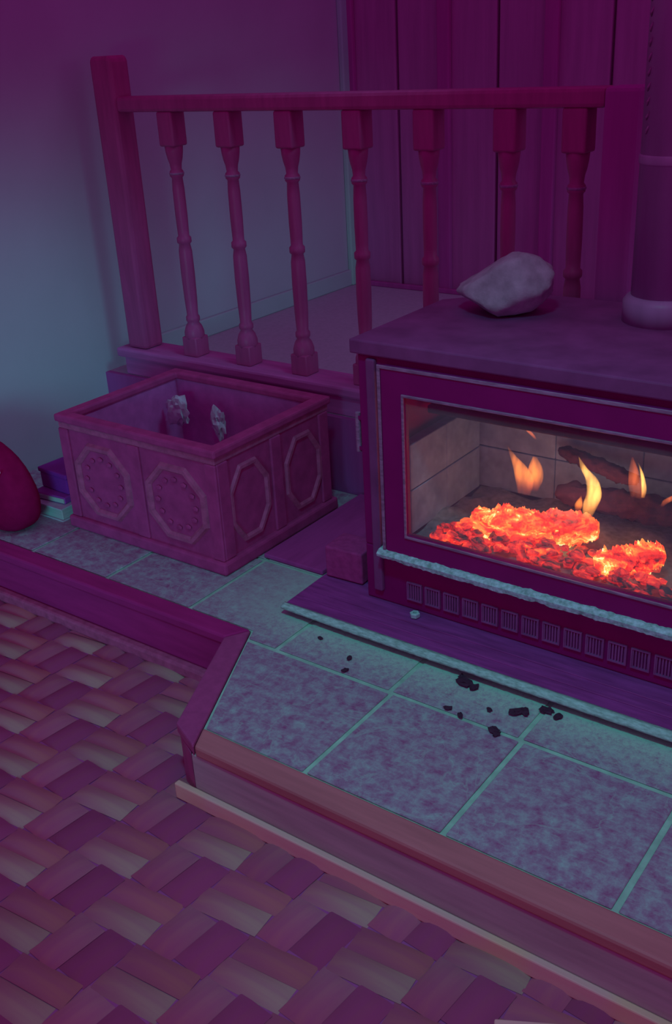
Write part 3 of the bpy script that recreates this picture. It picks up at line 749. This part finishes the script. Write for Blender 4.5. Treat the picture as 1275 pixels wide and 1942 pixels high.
# ------------------------------------------------------------------ bag, books, brick, crumbs
bg_ = thing('fabric_bag', 'dark rounded fabric bag at the left edge with a small white mark', 'bag', (-2.535, 1.628, 0.0))
bm = lump(1, 9, 0.05, 1.2, (1, 1, 1), 4)
for v in bm.verts:
    x, y, z = v.co
    up = max(0, z); q = max(abs(x), abs(y), abs(z)); sqn = 1/max(1e-6, (abs(x)**3+abs(y)**3+abs(z)**3)**(1/3))
    x, y, z = x*sqn, y*sqn, z*sqn
    v.co = Vector((x*0.160*(1-0.30*up**2)-0.075*up**1.5, y*0.072*(1-0.25*up), z*(0.110 if z < 0 else 0.175)))
mz = min(v.co.z for v in bm.verts)
for v in bm.verts: v.co.z = max(v.co.z-mz, 0.010)-0.0095
obj('bag_body', bm, 'bag', bg_, True)
obj('carry_loop', add_tube(bmesh.new(), [(-0.09, 0, 0.262), (-0.085, 0, 0.30), (-0.055, 0, 0.315), (-0.03, 0, 0.29), (-0.028, 0, 0.25)], 0.007, 8), 'bag', bg_, True)
wm = obj('white_mark', bevel_all(bx(-0.012, 0.012, -0.003, 0.004, -0.0025, 0.0025), 0.0008, 1), 'white_mark', bg_)
wm.location = (0.112, -0.056, 0.196); wm.rotation_euler = (0.1, -1.0, 0.75)
pb = thing('book', 'pale paged book lying lowest in the small stack between bag and box', 'book', (-2.43, 1.80, 0.0), rotz=0.0)
obj('pages', bevel_all(bx(-0.085, 0.062, -0.075, 0.075, 0.004, 0.038), 0.002, 1), 'book_pages', pb)
obj('cover', add_box(bx(-0.09, 0.066, -0.08, 0.08, 0.0005, 0.004), -0.09, 0.066, -0.08, 0.08, 0.038, 0.042), 'paper', pb)
b2 = thing('book', 'thin dark purple book in the middle of the small stack between bag and box', 'book', (-2.45, 1.815, 0.0425), rotz=0.08)
obj('cover', bevel_all(bx(-0.07, 0.065, -0.07, 0.07, 0, 0.022), 0.003, 1), 'purple_cover', b2)
obj('pages', bx(-0.066, 0.063, -0.072, 0.06, 0.004, 0.018), 'book_pages', b2)
b3 = thing('storage_case', 'deep blue case on top of the small stack left of the carved box', 'case', (-2.45, 1.835, 0.0655), rotz=-0.05)
obj('case_body', bevel_all(bx(-0.062, 0.07, -0.06, 0.07, 0, 0.050), 0.004), 'blue', b3)
obj('case_lid', bevel_all(bx(-0.066, 0.074, -0.064, 0.074, 0.0505, 0.066), 0.004), 'blue', b3)
br = thing('loose_brick', 'worn reddish brick standing on the plate beside the stove', 'brick', (-1.385, 1.86, 0.0322), rotz=0.05)
bm = bx(-0.055, 0.055, -0.045, 0.045, 0, 0.085, bev=0.004)
obj('brick_body', bm, 'brick_red', br)
tag(obj('dark_board', bevel_all(bx(-1.683, -1.482, 1.852, 2.315, 0.0012, 0.014), 0.003), 'dark_board_wood'),  # added thin sheet, stands in for the shaded tiles
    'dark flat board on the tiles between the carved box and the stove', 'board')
# small pale nut lying on the plate
bm = bmesh.new(); rings = []
for r, z in ((0.012, 0), (0.0125, 0.009), (0.010, 0.011), (0.0055, 0.011), (0.0055, 0.0)):
    rings.append([bm.verts.new((r*math.cos(PI/3*k), r*math.sin(PI/3*k), z)) for k in range(6)])
for a, b in zip(rings, rings[1:]+rings[:1]):
    for i in range(6): bm.faces.new((a[i], a[(i+1) % 6], b[(i+1) % 6], b[i]))
o = obj('metal_nut', bm, 'glint'); o.location = (-1.135, 1.757, 0.0322); o.rotation_euler = (0.0, 0, 0.3)
tag(o, 'small pale metal nut lying on the dark plate below the stove door', 'nut')
crumbs = [(-0.923, 1.617, 0.016), (-0.895, 1.612, 0.010), (-0.935, 1.632, 0.009), (-0.778, 1.582, 0.013), (-0.762, 1.590, 0.010), (-0.729, 1.619, 0.012), (-0.700, 1.612, 0.009),
          (-0.788, 1.502, 0.011), (-0.778, 1.494, 0.007), (-0.872, 1.512, 0.007), (-0.905, 1.52, 0.008), (-1.19, 1.565, 0.007), (-1.30, 1.60, 0.006), (-1.17, 1.52, 0.007), (-0.83, 1.56, 0.006)]
CL = ['largest charcoal crumb, touching the dark plate in the middle of the tiles', 'charcoal crumb just right of the largest one', 'small charcoal crumb just behind the largest one',
      'long charcoal crumb, left of the pair near the plate on the right', 'charcoal crumb joined to the right end of the long one', 'charcoal crumb close to the plate, farthest right but one',
      'small charcoal crumb farthest right of all on the dusty tiles', 'round charcoal crumb lying farthest forward, right of the middle', 'tiny charcoal crumb touching the front of the most forward one',
      'tiny charcoal crumb by the long grout line, left of the most forward one', 'small charcoal crumb on the long grout line left of the middle', 'small charcoal crumb near the left part of the plate lip',
      'charcoal speck farthest left, near the plate corner', 'charcoal speck by the grout line below the left part of the plate', 'charcoal speck between the long crumb and the largest crumb']
for k, (x, y, r) in enumerate(crumbs):
    bm = lump(r, k+40, 0.6, 1.8, (1.25, 0.85, 0.35), 2)
    mz = min(v.co.z for v in bm.verts)
    for v in bm.verts: v.co.z -= mz
    o = obj('charcoal_crumb', bm, 'char'); o.location = (x, y, 0.0008); o.rotation_euler = (0, 0, k*1.3)
    tag(o, CL[k], 'crumb', 'charcoal crumbs on the tiles')
bt = obj('wood_batten', bevel_all(bx(-0.055, 0.055, -0.24, 0, 0, 0.016), 0.003), 'moulding')
bt.location = (-0.470, 1.03, FLOOR_Z+0.0035); bt.rotation_euler = (0, 0, 0.5)
tag(bt, 'pale wooden batten on the floor, only its corner showing at the bottom edge', 'batten')
